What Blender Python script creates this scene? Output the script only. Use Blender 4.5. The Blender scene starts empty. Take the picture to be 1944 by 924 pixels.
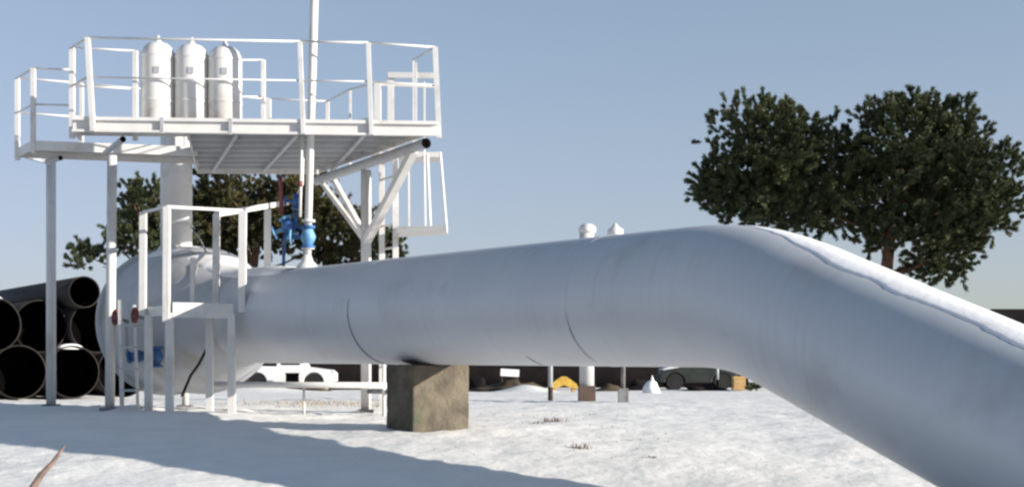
import bpy, math, random
import numpy as np
from mathutils import Vector, Matrix, noise
R_ = math.radians
sc = bpy.context.scene
EYE = 1.6
F = 2500.0
# ------------------------------------------------------------------ camera, world, sun
cam = bpy.data.objects.new('camera', bpy.data.cameras.new('camera'))
sc.collection.objects.link(cam); sc.camera = cam
cam.location = (0, 0, EYE); cam.rotation_euler = (R_(90), 0, 0)
cam.data.sensor_width = 36; cam.data.lens = F / 1944 * 36
cam.data.shift_y = (692 - 462) / 1944
cam.data.clip_start = .1; cam.data.clip_end = 6000
sc.render.resolution_x = 1024; sc.render.resolution_y = 486
SUN_AZ, SUN_EL = 71.0, 14.2       # degrees to the right of the line from scene to camera
w = bpy.data.worlds.new('World'); sc.world = w; w.use_nodes = True
nt = w.node_tree
sky = nt.nodes.new('ShaderNodeTexSky'); sky.sky_type = 'NISHITA'; sky.sun_disc = False
sky.sun_elevation = R_(SUN_EL); sky.sun_rotation = R_(180 - SUN_AZ)
sky.air_density = 1.0; sky.dust_density = 0.6; sky.ozone_density = 2.0; sky.altitude = 100
bg = nt.nodes['Background']; bg.inputs['Strength'].default_value = 0.10
def vm(op, a_, b_):
    n = nt.nodes.new('ShaderNodeVectorMath'); n.operation = op
    for i, q in enumerate((a_, b_)):
        if isinstance(q, tuple): n.inputs[i].default_value = q
        else: nt.links.new(q, n.inputs[i])
    return n.outputs['Vector']
# hazy winter sky: soft shoulder so that the horizon stays pale instead of glaring
kk_ = (.45, .57, 1.3); aa_ = (1.79, 1.62, 1.26)
num = vm('MULTIPLY', sky.outputs['Color'], tuple(1.085 * v for v in aa_))
den = vm('ADD', vm('MULTIPLY', sky.outputs['Color'], tuple(.2025 / v for v in kk_)), (1, 1, 1))
nt.links.new(vm('DIVIDE', num, den), bg.inputs['Color'])
sl = bpy.data.lights.new('sun', 'SUN'); sl.energy = 5.0; sl.angle = R_(.55); sl.color = (1, .93, .83)
so = bpy.data.objects.new('sun', sl); sc.collection.objects.link(so)
a, e = R_(SUN_AZ), R_(SUN_EL)
TOSUN = Vector((math.sin(a) * math.cos(e), -math.cos(a) * math.cos(e), math.sin(e)))
so.rotation_euler = TOSUN.to_track_quat('Z', 'Y').to_euler()
so.location = (20, -10, 20)
sc.view_settings.view_transform = 'Standard'; sc.view_settings.look = 'None'
sc.view_settings.exposure = 0.9; sc.view_settings.gamma = 1; sc.view_settings.use_curve_mapping = False
sc.render.engine = 'CYCLES'
sc.cycles.filter_width = 2.5

# ------------------------------------------------------------------ helpers
def V(x, y, z): return Vector((x, y, z + EYE))          # z measured from eye level
def AT(px, D, z): return V((px - 972) / F * D, D, z)      # a direction to the side at distance D
def ATP(px, py, D): return V((px - 972) / F * D, D, (692 - py) / F * D)

def link(o): sc.collection.objects.link(o); return o
def tag(o, label=None, cat=None, group=None, kind=None):
    if label: o['label'] = label
    if cat: o['category'] = cat
    if group: o['group'] = group
    if kind: o['kind'] = kind
    return o
def empty(name, loc, label, cat, group=None):
    o = link(bpy.data.objects.new(name, None)); o.location = loc; o.empty_display_size = .3
    return tag(o, label, cat, group)

class MB:
    def __init__(s): s.v = []; s.f = []; s.sm = []; s.mi = []
    def add(s, vs, fs, smooth=False, mi=0):
        b = len(s.v); s.v += [tuple(v) for v in vs]
        for f in fs: s.f.append(tuple(i + b for i in f)); s.sm.append(smooth); s.mi.append(mi)
        return s
    def box(s, c, size, rotz=0, tilt=None, mi=0):
        c = Vector(c); m = Matrix.Rotation(rotz, 3, 'Z')
        if tilt is not None: m = m @ tilt
        hs = Vector(size) / 2
        vs = [c + m @ Vector((x * hs.x, y * hs.y, z * hs.z)) for x in (-1, 1) for y in (-1, 1) for z in (-1, 1)]
        return s.add(vs, [(0, 1, 3, 2), (4, 6, 7, 5), (0, 4, 5, 1), (2, 3, 7, 6), (0, 2, 6, 4), (1, 5, 7, 3)], mi=mi)
    def beam(s, p, q, wd, h, mi=0):            # rectangular bar, h measured upwards
        p, q = Vector(p), Vector(q); d = (q - p).normalized()
        u = d.cross(Vector((0, 0, 1)))
        if u.length < 1e-3: u = Vector((1, 0, 0))
        u.normalize(); n = u.cross(d)
        vs = [b + u * (x * wd / 2) + n * (y * h / 2) for b in (p, q) for x, y in ((-1, -1), (1, -1), (1, 1), (-1, 1))]
        return s.add(vs, [(3, 2, 1, 0), (4, 5, 6, 7), (0, 1, 5, 4), (1, 2, 6, 5), (2, 3, 7, 6), (3, 0, 4, 7)], mi=mi)
    def path(s, pts, rad, n=16, cap=True, mi=0):
        pts = [Vector(p) for p in pts]
        if not hasattr(rad, '__len__'): rad = [rad] * len(pts)
        T = []
        for i in range(len(pts)):
            t = pts[min(i + 1, len(pts) - 1)] - pts[max(i - 1, 0)]
            if t.length < 1e-7: t = T[-1] if T else pts[-1] - pts[0]
            T.append(t.normalized())
        u = T[0].cross(Vector((0, 0, 1)))
        if u.length < 1e-2: u = Vector((1, 0, 0))
        u.normalize(); vs = []
        for p, t, r in zip(pts, T, rad):
            u = (u - t * u.dot(t)).normalized(); v_ = t.cross(u)
            for k in range(n):
                an = 2 * math.pi * k / n
                vs.append(p + (u * math.cos(an) + v_ * math.sin(an)) * r)
        fs = []
        for i in range(len(pts) - 1):
            for k in range(n):
                k2 = (k + 1) % n
                fs.append((i * n + k, i * n + k2, (i + 1) * n + k2, (i + 1) * n + k))
        s.add(vs, fs, True, mi)
        if cap:
            b = len(s.v) - len(vs)
            s.f.append(tuple(b + k for k in reversed(range(n)))); s.sm.append(False); s.mi.append(mi)
            s.f.append(tuple(b + (len(pts) - 1) * n + k for k in range(n))); s.sm.append(False); s.mi.append(mi)
        return s
    def tube(s, p, q, r, r2=None, n=12, cap=True, mi=0):
        return s.path([p, q], [r, r if r2 is None else r2], n, cap, mi)
    def prism(s, poly, z0, z1, mi=0):
        n = len(poly); ar = sum(poly[i][0] * poly[(i + 1) % n][1] - poly[(i + 1) % n][0] * poly[i][1] for i in range(n))
        if ar < 0: poly = poly[::-1]
        vs = [(x, y, z0 + EYE) for x, y in poly] + [(x, y, z1 + EYE) for x, y in poly]
        fs = [tuple(reversed(range(n))), tuple(range(n, 2 * n))] + [(i, (i + 1) % n, n + (i + 1) % n, n + i) for i in range(n)]
        return s.add(vs, fs, mi=mi)
    def build(s, name, mat, parent=None, bevel=0):
        me = bpy.data.meshes.new(name)
        off = parent.location if parent is not None else Vector((0, 0, 0))
        if parent is not None and parent.parent is not None: off = parent.location + parent.parent.location
        base = off
        if parent is None and s.v:
            a_ = np.array(s.v); base = Vector(((a_[:, 0].min() + a_[:, 0].max()) / 2, (a_[:, 1].min() + a_[:, 1].max()) / 2, a_[:, 2].min()))
        me.from_pydata([(x - base.x, y - base.y, z - base.z) for x, y, z in s.v], [], s.f)
        me.polygons.foreach_set('use_smooth', s.sm); me.polygons.foreach_set('material_index', s.mi)
        for m in (mat if isinstance(mat, (list, tuple)) else [mat]): me.materials.append(m)
        me.update()
        o = link(bpy.data.objects.new(name, me))
        if parent is None: o.location = base
        else: o.parent = parent
        if bevel:
            b = o.modifiers.new('bevel', 'BEVEL'); b.width = bevel; b.segments = 2; b.limit_method = 'ANGLE'
        return o

# ------------------------------------------------------------------ materials
def mat(name, col, rough=.6, col2=None, scale=5, lo=.4, hi=.6, metal=0, bump=0, bscale=30, detail=6, spec=None, stretch=None, col3=None, s3=1.2):
    m = bpy.data.materials.new(name); m.use_nodes = True; t = m.node_tree; N = t.nodes; L = t.links
    b = N['Principled BSDF']; b.inputs['Roughness'].default_value = rough; b.inputs['Metallic'].default_value = metal
    if spec is not None: b.inputs['Specular IOR Level'].default_value = spec
    b.inputs['Base Color'].default_value = (*col, 1)
    geo = N.new('ShaderNodeNewGeometry'); src = geo.outputs['Position']
    if stretch:
        mp = N.new('ShaderNodeMapping'); mp.inputs['Scale'].default_value = stretch; L.new(src, mp.inputs['Vector']); src = mp.outputs['Vector']
    def layer(prev, c, sc_, lo_, hi_):
        n = N.new('ShaderNodeTexNoise'); n.inputs['Scale'].default_value = sc_; n.inputs['Detail'].default_value = detail; n.inputs['Roughness'].default_value = .62
        L.new(src, n.inputs['Vector'])
        mr = N.new('ShaderNodeMapRange'); mr.inputs['From Min'].default_value = lo_; mr.inputs['From Max'].default_value = hi_; L.new(n.outputs['Fac'], mr.inputs['Value'])
        mx = N.new('ShaderNodeMix'); mx.data_type = 'RGBA'; L.new(mr.outputs['Result'], mx.inputs['Factor'])
        if isinstance(prev, tuple): mx.inputs['A'].default_value = (*prev, 1)
        else: L.new(prev, mx.inputs['A'])
        mx.inputs['B'].default_value = (*c, 1)
        return mx.outputs['Result']
    out = col
    if col2: out = layer(out, col2, scale, lo, hi)
    if col3: out = layer(out, col3, s3, .55, .7)
    if not isinstance(out, tuple): L.new(out, b.inputs['Base Color'])
    if bump:
        n = N.new('ShaderNodeTexNoise'); n.inputs['Scale'].default_value = bscale; n.inputs['Detail'].default_value = 8; L.new(geo.outputs['Position'], n.inputs['Vector'])
        bp = N.new('ShaderNodeBump'); bp.inputs['Strength'].default_value = bump; bp.inputs['Distance'].default_value = .03
        L.new(n.outputs['Fac'], bp.inputs['Height']); L.new(bp.outputs['Normal'], b.inputs['Normal'])
    return m
M_snow = mat('snow', (.755, .745, .715), .75, (.70, .69, .67), 1.6, bump=.55, bscale=7, spec=.25, col3=(.70, .68, .65), s3=.9)
M_cap = mat('snow_on_steel', (.78, .78, .79), .7, (.74, .74, .75), 6, bump=.15, bscale=12, spec=.25)
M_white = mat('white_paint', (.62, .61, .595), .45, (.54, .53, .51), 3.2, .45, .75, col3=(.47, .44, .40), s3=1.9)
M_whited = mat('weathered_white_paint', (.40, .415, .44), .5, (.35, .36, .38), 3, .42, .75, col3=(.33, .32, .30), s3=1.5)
M_pipe = mat('silver_grey_pipe_paint', (.50, .52, .55), .50, (.455, .475, .51), .8, .35, .7, metal=.22, bump=.06, bscale=3, detail=9, col3=(.43, .44, .455), s3=1.3)
def streaks(m, ang, col, fac):       # thin dirty runs around the pipe, broken up in patches
    t = m.node_tree; N = t.nodes; L = t.links; b = N['Principled BSDF']; prev = b.inputs['Base Color'].links[0].from_socket
    g_ = N.new('ShaderNodeNewGeometry'); mp = N.new('ShaderNodeMapping'); mp.vector_type = 'TEXTURE'; mp.inputs['Rotation'].default_value = (0, 0, ang); L.new(g_.outputs['Position'], mp.inputs['Vector'])
    m2 = N.new('ShaderNodeMapping'); m2.inputs['Scale'].default_value = (9, .5, .5); L.new(mp.outputs['Vector'], m2.inputs['Vector'])
    n = N.new('ShaderNodeTexNoise'); n.inputs['Scale'].default_value = 1.6; n.inputs['Detail'].default_value = 5; L.new(m2.outputs['Vector'], n.inputs['Vector'])
    n2 = N.new('ShaderNodeTexNoise'); n2.inputs['Scale'].default_value = 1.1; L.new(g_.outputs['Position'], n2.inputs['Vector'])
    r1 = N.new('ShaderNodeMapRange'); r1.inputs['From Min'].default_value = .52; r1.inputs['From Max'].default_value = .70; L.new(n.outputs['Fac'], r1.inputs['Value'])
    r2 = N.new('ShaderNodeMapRange'); r2.inputs['From Min'].default_value = .42; r2.inputs['From Max'].default_value = .62; r2.inputs['To Max'].default_value = fac; L.new(n2.outputs['Fac'], r2.inputs['Value'])
    mu = N.new('ShaderNodeMath'); mu.operation = 'MULTIPLY'; L.new(r1.outputs['Result'], mu.inputs[0]); L.new(r2.outputs['Result'], mu.inputs[1])
    mx = N.new('ShaderNodeMix'); mx.data_type = 'RGBA'; L.new(mu.outputs[0], mx.inputs['Factor']); L.new(prev, mx.inputs['A']); mx.inputs['B'].default_value = (*col, 1)
    L.new(mx.outputs['Result'], b.inputs['Base Color'])
streaks(M_pipe, math.atan2(-.787, .617), (.33, .32, .30), .20)
M_seam = mat('weld_dirt', (.14, .14, .15), .7, (.3, .3, .31), 9)
M_grate = mat('galvanised_grating', (.60, .58, .55), .6, (.38, .35, .31), 2.4, .4, .62, metal=.2, stretch=(1, 3, 1))
M_conc = mat('mossy_concrete', (.12, .10, .07), .9, (.06, .05, .037), 3.2, .38, .62, bump=.8, bscale=14, col3=(.065, .068, .04), s3=2.1)
M_black = mat('black_pipe_coating', (.008, .008, .009), .55, (.03, .022, .018), 2, .45, .7)
M_rust = mat('rusty_steel_rim', (.028, .019, .014), .9, (.006, .005, .005), 2.2, .35, .6)
M_dark = mat('black_and_bore_shade', (.003, .003, .003), 1.0, spec=0)  # near-black: paints the shade inside open pipes, also used for plain black parts
M_brownp = mat('brown_black_pipe_coating', (.013, .009, .009), .9, (.006, .005, .006), 1.2, .4, .6, spec=.15)
M_blue = mat('blue_valve_paint', (.035, .13, .33), .5, (.02, .07, .2), 8)
M_lblue = mat('pale_blue_valve_paint', (.15, .34, .50), .5, (.07, .20, .38), 8)
M_red = mat('red_paint', (.22, .05, .045), .6, (.12, .03, .03), 9)
M_rubber = mat('black_rubber', (.012, .012, .012), .9)
M_carw = mat('white_car_paint', (.78, .78, .77), .3)
M_glass = mat('dark_vehicle_glass', (.012, .014, .018), .12)
M_carg = mat('dark_green_vehicle_paint', (.007, .012, .011), .55, (.018, .026, .021), 2)
M_yel = mat('yellow_cover', (.62, .42, .06), .6, (.5, .28, .05), 5)
M_orange = mat('tan_orange_box', (.50, .32, .13), .7, (.4, .25, .1), 4)
M_soil = mat('brown_soil', (.075, .05, .025), .95, (.03, .022, .015), 3, bump=.8, bscale=6)
M_bark = mat('reddish_pine_bark', (.16, .075, .04), .9, (.07, .045, .035), 4, bump=.5, bscale=8)
M_need = mat('pine_needles', (.058, .076, .038), .6, (.095, .105, .048), .9, .42, .6, detail=3, spec=.2)
M_need2 = mat('olive_pine_needles', (.10, .090, .036), .6, (.06, .066, .03), .8, .42, .6, detail=3, spec=.2)
M_grass = mat('dry_grass', (.40, .31, .18), .85, (.24, .17, .10), 3)
M_stick = mat('weathered_branch', (.17, .11, .09), .85, (.10, .07, .06), 9)
M_grey = mat('grey_steel', (.22, .22, .23), .6, (.13, .12, .12), 5)

# ------------------------------------------------------------------ ground
GY = [-2000, -5, 0, 6, 9, 12, 14.5, 17, 20, 22, 30, 45, 60, 3000]
GZ = [-1.7, -1.65, -1.6, -1.5, -1.32, -1.10, -.95, -.84, -.77, -.76, -.80, -.92, -1.0, -1.0]
def gz(x, y):
    z = float(np.interp(y, GY, GZ))
    k = max(0.0, 1 - abs(y - 18) / 60)
    if y < 8: k *= .5
    n1 = noise.noise(Vector((x * .22, y * .30, 3.1))); n2 = noise.noise(Vector((x * .8, y * 1.0, 7.7))); n3 = noise.noise(Vector((x * 2.7, y * 3.2, 1.7)))
    z += k * (.05 * n1 + .035 * n2 + .018 * n3)
    if 5 < y < 30 and abs(x) < 12: z += .012 * noise.noise(Vector((x * 6.5, y * 6.5, 4.4))) * (1 + 1.5 * max(0, noise.noise(Vector((x * .5, y * .5, 9)))))
    # low drift in front of the stand legs, and a dip on the right of the block
    z += .10 * math.exp(-((x + 5.2) / 1.6) ** 2 - ((y - 19.2) / 1.0) ** 2)
    z -= .10 * math.exp(-((x - .2) / 2.0) ** 2 - ((y - 12.2) / 1.4) ** 2)
    # heaps pushed up on the far side
    z += .28 * math.exp(-((x - .5) / .8) ** 2 - ((y - 44) / 1.2) ** 2) + .2 * math.exp(-((x + 8.5) / 1.5) ** 2 - ((y - 44) / 1.5) ** 2)
    for bx, by, bh in ((-6.1, 20.7, .09), (-5.75, 21.3, .07), (-4.95, 20.9, .08), (-4.35, 21.0, .07), (-6.9, 21.8, .1)):
        q = ((x - bx) / .22) ** 2 + ((y - by) / .3) ** 2
        if q < 9: z += bh * math.exp(-q)
    return z
def geom(a0, ratio, lim):
    o = []; st = a0[1]; p = a0[0]
    while abs(p) < lim: st *= ratio; p += st; o.append(p)
    return o
xs = list(np.arange(-13, 13.01, .11)); xs = sorted([-v for v in geom((13, .12), 1.12, 2500)] + xs + geom((13, .12), 1.12, 2500))
ys = list(np.arange(6, 32, .11)); ys = sorted([6 - v for v in geom((0, .12), 1.2, 300)] + ys + [32 + v for v in geom((0, .11), 1.045, 3000)])
nx, ny = len(xs), len(ys)
vs = [(x, y, gz(x, y) + EYE) for y in ys for x in xs]
fs = [(j * nx + i, j * nx + i + 1, (j + 1) * nx + i + 1, (j + 1) * nx + i) for j in range(ny - 1) for i in range(nx - 1)]
g = MB(); g.v = vs; g.f = fs; g.sm = [True] * len(fs); g.mi = [0] * len(fs)
tag(g.build('snow_ground', M_snow), kind='structure')
def G(px, D, dz=0): x = (px - 972) / F * D; return V(x, D, gz(x, D) + dz)
def GX(x, D, dz=0): return V(x, D, gz(x, D) + dz)

# ------------------------------------------------------------------ the big pipeline
RP = .71
kk, az2, slope, br, X0, Y0, az1, z0, sl1 = 9.516, .5513, .3771, .62, -3.5726, 20.259, .665, .7338, -.00554
d1 = Vector((math.sin(az1), -math.cos(az1), sl1)); A0 = V(X0, Y0, z0)
d2 = Vector((math.sin(az2), -math.cos(az2), -slope)).normalized()
def PA(t): return A0 + d1 * t
K = PA(kk); P0 = K - d1 * br; P1 = K + d2 * br
line = [PA(-1.1 + i * (kk - br + 1.1) / 60) for i in range(60)]
bend = [P0 * (1 - t) ** 2 + K * 2 * t * (1 - t) + P1 * t * t for t in np.linspace(0, 1, 30)]
down = [P1 + d2 * s_ for s_ in np.linspace(.1, 9, 60)]
root = empty('gas_pipeline', (A0.x, A0.y, EYE - .8), 'huge silver grey gas pipeline with white end vessel, bending down on the right', 'pipeline')
MB().path(line + bend + down, RP, 128).build('pipe', M_pipe, root)
n1 = Vector((-d1.y, d1.x, 0)).normalized()      # horizontal, away side
def ring(c, d, r, wd, pr):
    m = MB(); d = d.normalized(); m.path([c - d * wd / 2, c - d * wd / 4, c + d * wd / 4, c + d * wd / 2], [r - .004, r + pr, r + pr, r - .004], 96, cap=False); return m
def arc(c, d, r, a0, a1, wd, pr):
    d = d.normalized(); u = d.cross(Vector((0, 0, 1))).normalized(); up = u.cross(d); m = MB(); N_ = 40
    m.path([c + (u * math.sin(an) + up * math.cos(an)) * (r + pr * .3) for an in np.linspace(a0, a1, N_)], [wd * (.15 + .85 * math.sin(math.pi * i / (N_ - 1)) ** .5) for i in range(N_)], 8); return m
for t in (3.2, 7.6): ring(PA(t), d1, RP, .03, .004).build('weld_seam', M_pipe, root)
arc(PA(3.2), d1, RP + .003, 1.35, 3.0, .011, .004).build('weld_seam', M_seam, root)
arc(PA(7.6), d1, RP + .003, 1.75, 2.75, .008, .004).build('weld_seam', M_seam, root)
arc(PA(6.55), d1, RP - .001, 2.55, 2.95, .010, .004).build('rust_streak', M_seam, root)
# vessel: reducer, drum, blind end
red_t = np.linspace(-.95, -2.72, 22); red_r = [RP + .003 + .53 * (f_ * f_ * (3 - 2 * f_)) for f_ in np.linspace(0, 1, 22)]
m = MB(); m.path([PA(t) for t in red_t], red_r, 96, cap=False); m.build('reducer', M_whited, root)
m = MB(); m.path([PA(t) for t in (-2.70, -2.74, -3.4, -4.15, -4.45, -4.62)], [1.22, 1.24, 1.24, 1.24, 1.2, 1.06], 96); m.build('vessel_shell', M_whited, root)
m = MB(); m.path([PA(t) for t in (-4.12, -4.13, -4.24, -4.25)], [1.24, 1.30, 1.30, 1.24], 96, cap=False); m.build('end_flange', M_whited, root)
# riser
rc = PA(-3.82); rt = EYE + 4.35
m = MB(); m.path([(rc.x, rc.y, z) for z in (rc.z + 1.05, rt - .08, rt)], [.275, .275, .2], 40); ris = m.build('riser', M_white, root)
m = MB(); m.path([(rc.x, rc.y, z) for z in (rc.z + 1.12, rc.z + 1.2, rc.z + 1.32, rc.z + 1.34)], [.45, .36, .30, .27], 40); m.build('collar', M_white, ris)
for z in (2.45, 1.95):
    m = MB(); m.path([(rc.x, rc.y, EYE + z - .02), (rc.x, rc.y, EYE + z + .02)], .285, 40); m.build('band', M_white, ris)
# saddle strap over the block
# snow caps
def snowcap(center, dirs, R, a0f, th, name, label):
    m = MB(); na = 22; n = len(center); vs = []
    for i, (c, d) in enumerate(zip(center, dirs)):
        d = d.normalized(); u = d.cross(Vector((0, 0, 1))).normalized(); up = u.cross(d)
        for j in range(na + 1):
            f_ = j / na * 2 - 1; aL = a0f(i / (n - 1), f_ > 0) + .05 * noise.noise(c * 3.2 + Vector((f_ > 0, 0, 0)) * 9) + .03 * noise.noise(c * 11)
            an = max(aL, .0) * f_
            tk = th * max(0, 1 - abs(f_) ** 2.2) * min(1, 6 * (i / (n - 1)) + .05, 6 * (1 - i / (n - 1)) + .05) * (1 + .3 * noise.noise(c * 2.3))
            rr = R[i] - .01 + (tk + .014 if abs(f_) < .99 else 0)
            vs.append(c + (u * math.sin(an) + up * math.cos(an)) * rr)
    fs = [(i * (na + 1) + j, i * (na + 1) + j + 1, (i + 1) * (na + 1) + j + 1, (i + 1) * (na + 1) + j) for i in range(n - 1) for j in range(na)]
    fs = [f[::-1] for f in fs]
    b = len(vs)
    for i in range(n):                     # underside sheet closes the cap
        c, d = center[i], dirs[i].normalized(); u = d.cross(Vector((0, 0, 1))).normalized(); up = u.cross(d)
        vs.append(c + up * (R[i] * .8))
    m.add(vs, fs, True)
    return tag(m.build(name, M_cap), label, 'snow strip')
cc = bend[12:] + [P1 + d2 * s_ for s_ in np.linspace(.08, 6.5, 110)]
dd = [(cc[min(i + 1, len(cc) - 1)] - cc[max(i - 1, 0)]) for i in range(len(cc))]
snowcap(cc, dd, [RP] * len(cc), lambda f, s: min(.40, .08 + f * 1.6), .022, 'snow_strip', 'long strip of snow lying along the crest of the descending grey pipe')
vt = [t for t in np.linspace(-4.1, -2.78, 60)]
snowcap([PA(t) for t in vt], [d1] * 60, [1.24] * 60, lambda f, s: .50, .05, 'snow_strip', 'wide patch of snow on top of the white end vessel around the riser')
vt = [t for t in np.linspace(-2.2, .6, 50)]
snowcap([PA(t) for t in vt], [d1] * 50, [float(np.interp(-t, -red_t, red_r)) for t in vt], lambda f, s: .5, .07, 'snow_strip', 'small patch of snow on the tapered neck between end vessel and grey pipe')

# ------------------------------------------------------------------ concrete block
for bx_t in (4.02,):
    c = PA(bx_t); rot = math.atan2(d1.y, d1.x)
    rb = empty('concrete_block', (c.x, c.y, EYE - .9), 'square mossy brown concrete block carrying the big grey pipe', 'support block')
    m = MB(); wt, ln = .88, .62
    # block with a saddle hollow in its top: profile across the pipe, extruded along it
    dn = Vector((d1.x, d1.y, 0)).normalized(); un = Vector((-dn.y, dn.x, 0))
    prof = [(-wt / 2, -.35), (wt / 2, -.35), (wt / 2, .80)] 
    zb = -.95; ztop = lambda x: z0 + PA(4.02).z - EYE - z0 - RP - .004
    top = [(wt / 2 - wt * i / 14) for i in range(15)]
    P = [(-wt / 2, zb), (wt / 2, zb)] + [(x, ztop(x) - .0) for x in top]
    n = len(P); vs = []
    for s_ in (-ln / 2, ln / 2):
        for x, z in P:
            p = Vector((c.x, c.y, 0)) + dn * s_ + un * x; vs.append((p.x, p.y, z + EYE))
    fs = [tuple(reversed(range(n))), tuple(range(n, 2 * n))] + [(i, (i + 1) % n, n + (i + 1) % n, n + i) for i in range(n)]
    fs = [f[::-1] for f in fs]
    m.add(vs, fs); bo = m.build('block', M_conc, rb, bevel=.025)
    su = bo.modifiers.new('subdivide', 'SUBSURF'); su.subdivision_type = 'SIMPLE'; su.levels = su.render_levels = 4
    tx = bpy.data.textures.new('chips', 'CLOUDS'); tx.noise_scale = .14; dm = bo.modifiers.new('chips', 'DISPLACE'); dm.texture = tx; dm.strength = .02; dm.mid_level = .6
    m = MB(); aa = np.linspace(-.42, .42, 16); vs = []
    for s_ in (-.16, .16):
        for r_ in (RP + .001, RP + .012):
            for a_ in aa:
                p = Vector((c.x, c.y, c.z)) + dn * s_ + un * (math.sin(a_) * r_); vs.append((p.x, p.y, c.z - math.cos(a_) * r_))
    k = 16; fs = []
    for i in range(k - 1):
        fs += [(i, i + 1, k + i + 1, k + i), (2 * k + i, 3 * k + i, 3 * k + i + 1, 2 * k + i + 1), (i, 2 * k + i, 2 * k + i + 1, i + 1), (k + i, k + i + 1, 3 * k + i + 1, 3 * k + i)]
    m.add(vs, fs); m.build('saddle_plate', M_grey, rb)

# ------------------------------------------------------------------ high steel platform
zt, zb = 3.57, 3.37
AF = (-6.36, 19.08); BF = (-1.09, 19.45); CF = (-3.46, 23.6); DF = (-5.62, 23.5); EF = (-4.9, 19.95); FF = (-6.5, 19.85)
pl = empty('steel_platform', (-4, 21.3, EYE - .78), 'high white steel platform with railings on posts above the end vessel', 'platform')
MB().prism([AF, BF, CF, DF, EF, FF], zt - .05, zt - .01).build('deck_plate', M_grate, pl)
W_ = [(-7.64, 21.0), (-6.3, 21.35), (-5.16, 21.6), (-5.36, 22.5), (-8.16, 21.75)]
MB().prism(W_, zt - .05, zt - .01).build('side_walkway', M_grate, pl)
# joists under the deck
for i in range(8):
    f_ = (i + .6) / 8.3
    pR = Vector((BF[0] + (CF[0] - BF[0]) * f_ - .1, BF[1] + (CF[1] - BF[1]) * f_)); pL = Vector((EF[0] + (DF[0] - EF[0]) * f_ + .05, max(EF[1] + (DF[1] - EF[1]) * f_, pR.y - .02)))
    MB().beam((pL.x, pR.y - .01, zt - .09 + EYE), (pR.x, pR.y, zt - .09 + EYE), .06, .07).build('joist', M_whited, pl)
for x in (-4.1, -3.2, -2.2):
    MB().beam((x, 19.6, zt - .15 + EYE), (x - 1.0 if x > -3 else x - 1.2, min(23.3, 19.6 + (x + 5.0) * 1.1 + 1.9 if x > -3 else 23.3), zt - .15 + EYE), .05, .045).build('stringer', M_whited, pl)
# front fascia channels in sections
fx = [-6.36, -5.08, -4.10, -3.05, -2.06, -1.09]
for i in range(5):
    x0, x1 = fx[i] + (.0 if i == 0 else .02), fx[i + 1] - (.02 if i < 4 else 0)
    y0 = AF[1] + (BF[1] - AF[1]) * (x0 - AF[0]) / (BF[0] - AF[0]); y1 = AF[1] + (BF[1] - AF[1]) * (x1 - AF[0]) / (BF[0] - AF[0])
    m = MB()
    m.beam((x0, y0, (zt + zb) / 2 + EYE), (x1, y1, (zt + zb) / 2 + EYE), .03, zt - zb)
    m.beam((x0, y0 - .035, zt - .012 + EYE), (x1, y1 - .035, zt - .012 + EYE), .06, .05)
    m.beam((x0, y0 - .035, zb + .012 + EYE), (x1, y1 - .035, zb + .012 + EYE), .06, .035)
    m.build('fascia_channel', M_white, pl)
def fas(p, q, h0=zb, h1=zt, wd=.03, name='fascia_channel', mt=None):
    MB().beam((p[0], p[1], (h0 + h1) / 2 + EYE), (q[0], q[1], (h0 + h1) / 2 + EYE), wd, h1 - h0).build(name, mt or M_white, pl)
fas(AF, FF); fas(FF, EF, zt - .12); fas(CF, DF, zt - .16); fas((-1.13, 19.5), (-3.44, 23.55), zt - .14, zt)
fas(W_[0], (W_[2]), zt - .15); fas(W_[0], W_[4], zt - .15); fas(W_[4], W_[3], zt - .15); fas(DF, EF, zt - .12)
# round edge beams with open ends
def rbeam(p, q, r):
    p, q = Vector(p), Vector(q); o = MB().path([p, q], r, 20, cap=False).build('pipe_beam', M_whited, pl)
    d = (q - p).normalized(); MB().tube(p + d * .01, p + d * .012, r * .98, n=20).build('bore_shade_disc', M_dark, o)  # black disc just inside the end stands in for the shaded bore
rbeam(V(-1.27, 19.52, 3.28), V(-3.5, 23.55, 3.28), .078)
rbeam(V(-5.76, 19.5, 3.335), V(-6.45, 20.9, 3.36), .045)
rbeam(V(-7.3, 21.3, 3.34), V(-7.7, 21.8, 3.36), .04)
# support posts
def sup(px, D, z1, r=.075, leanb=0):
    p = G(px, D, -.1); q = AT(px, D, z1); MB().tube(p + Vector((leanb, 0, 0)), q, r, n=20).build('support_post', M_white, pl)
    b = p + Vector((leanb, 0, 0)); MB().box((b.x, b.y, b.z + .12), (.26, .26, .06)).build('base_plate', M_grey, pl)
sup(97, 24.15, 3.75, .087); MB().beam(V(-8.12, 21.8, 3.47), AT(97, 24.1, 3.68), .06, .06).build('arm', M_whited, pl); sup(213, 21.25, zb, .077, -.04); sup(695, 21.7, 3.2, .085); sup(352, 23.0 + .65, 3.5, .06)
# braces
def brace(p, q, r=.05): MB().beam(p, q, r * 2, r * 2).build('brace', M_white, pl)
pc = AT(695, 21.7, 2.02)
brace(V(-3.38, 23.3, 3.24), pc, .035); brace(V(-3.12, 23.0, 3.24), pc + Vector((.02, -.1, .05)), .04)
brace(V(-1.48, 19.9, 3.24), pc, .06)
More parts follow.
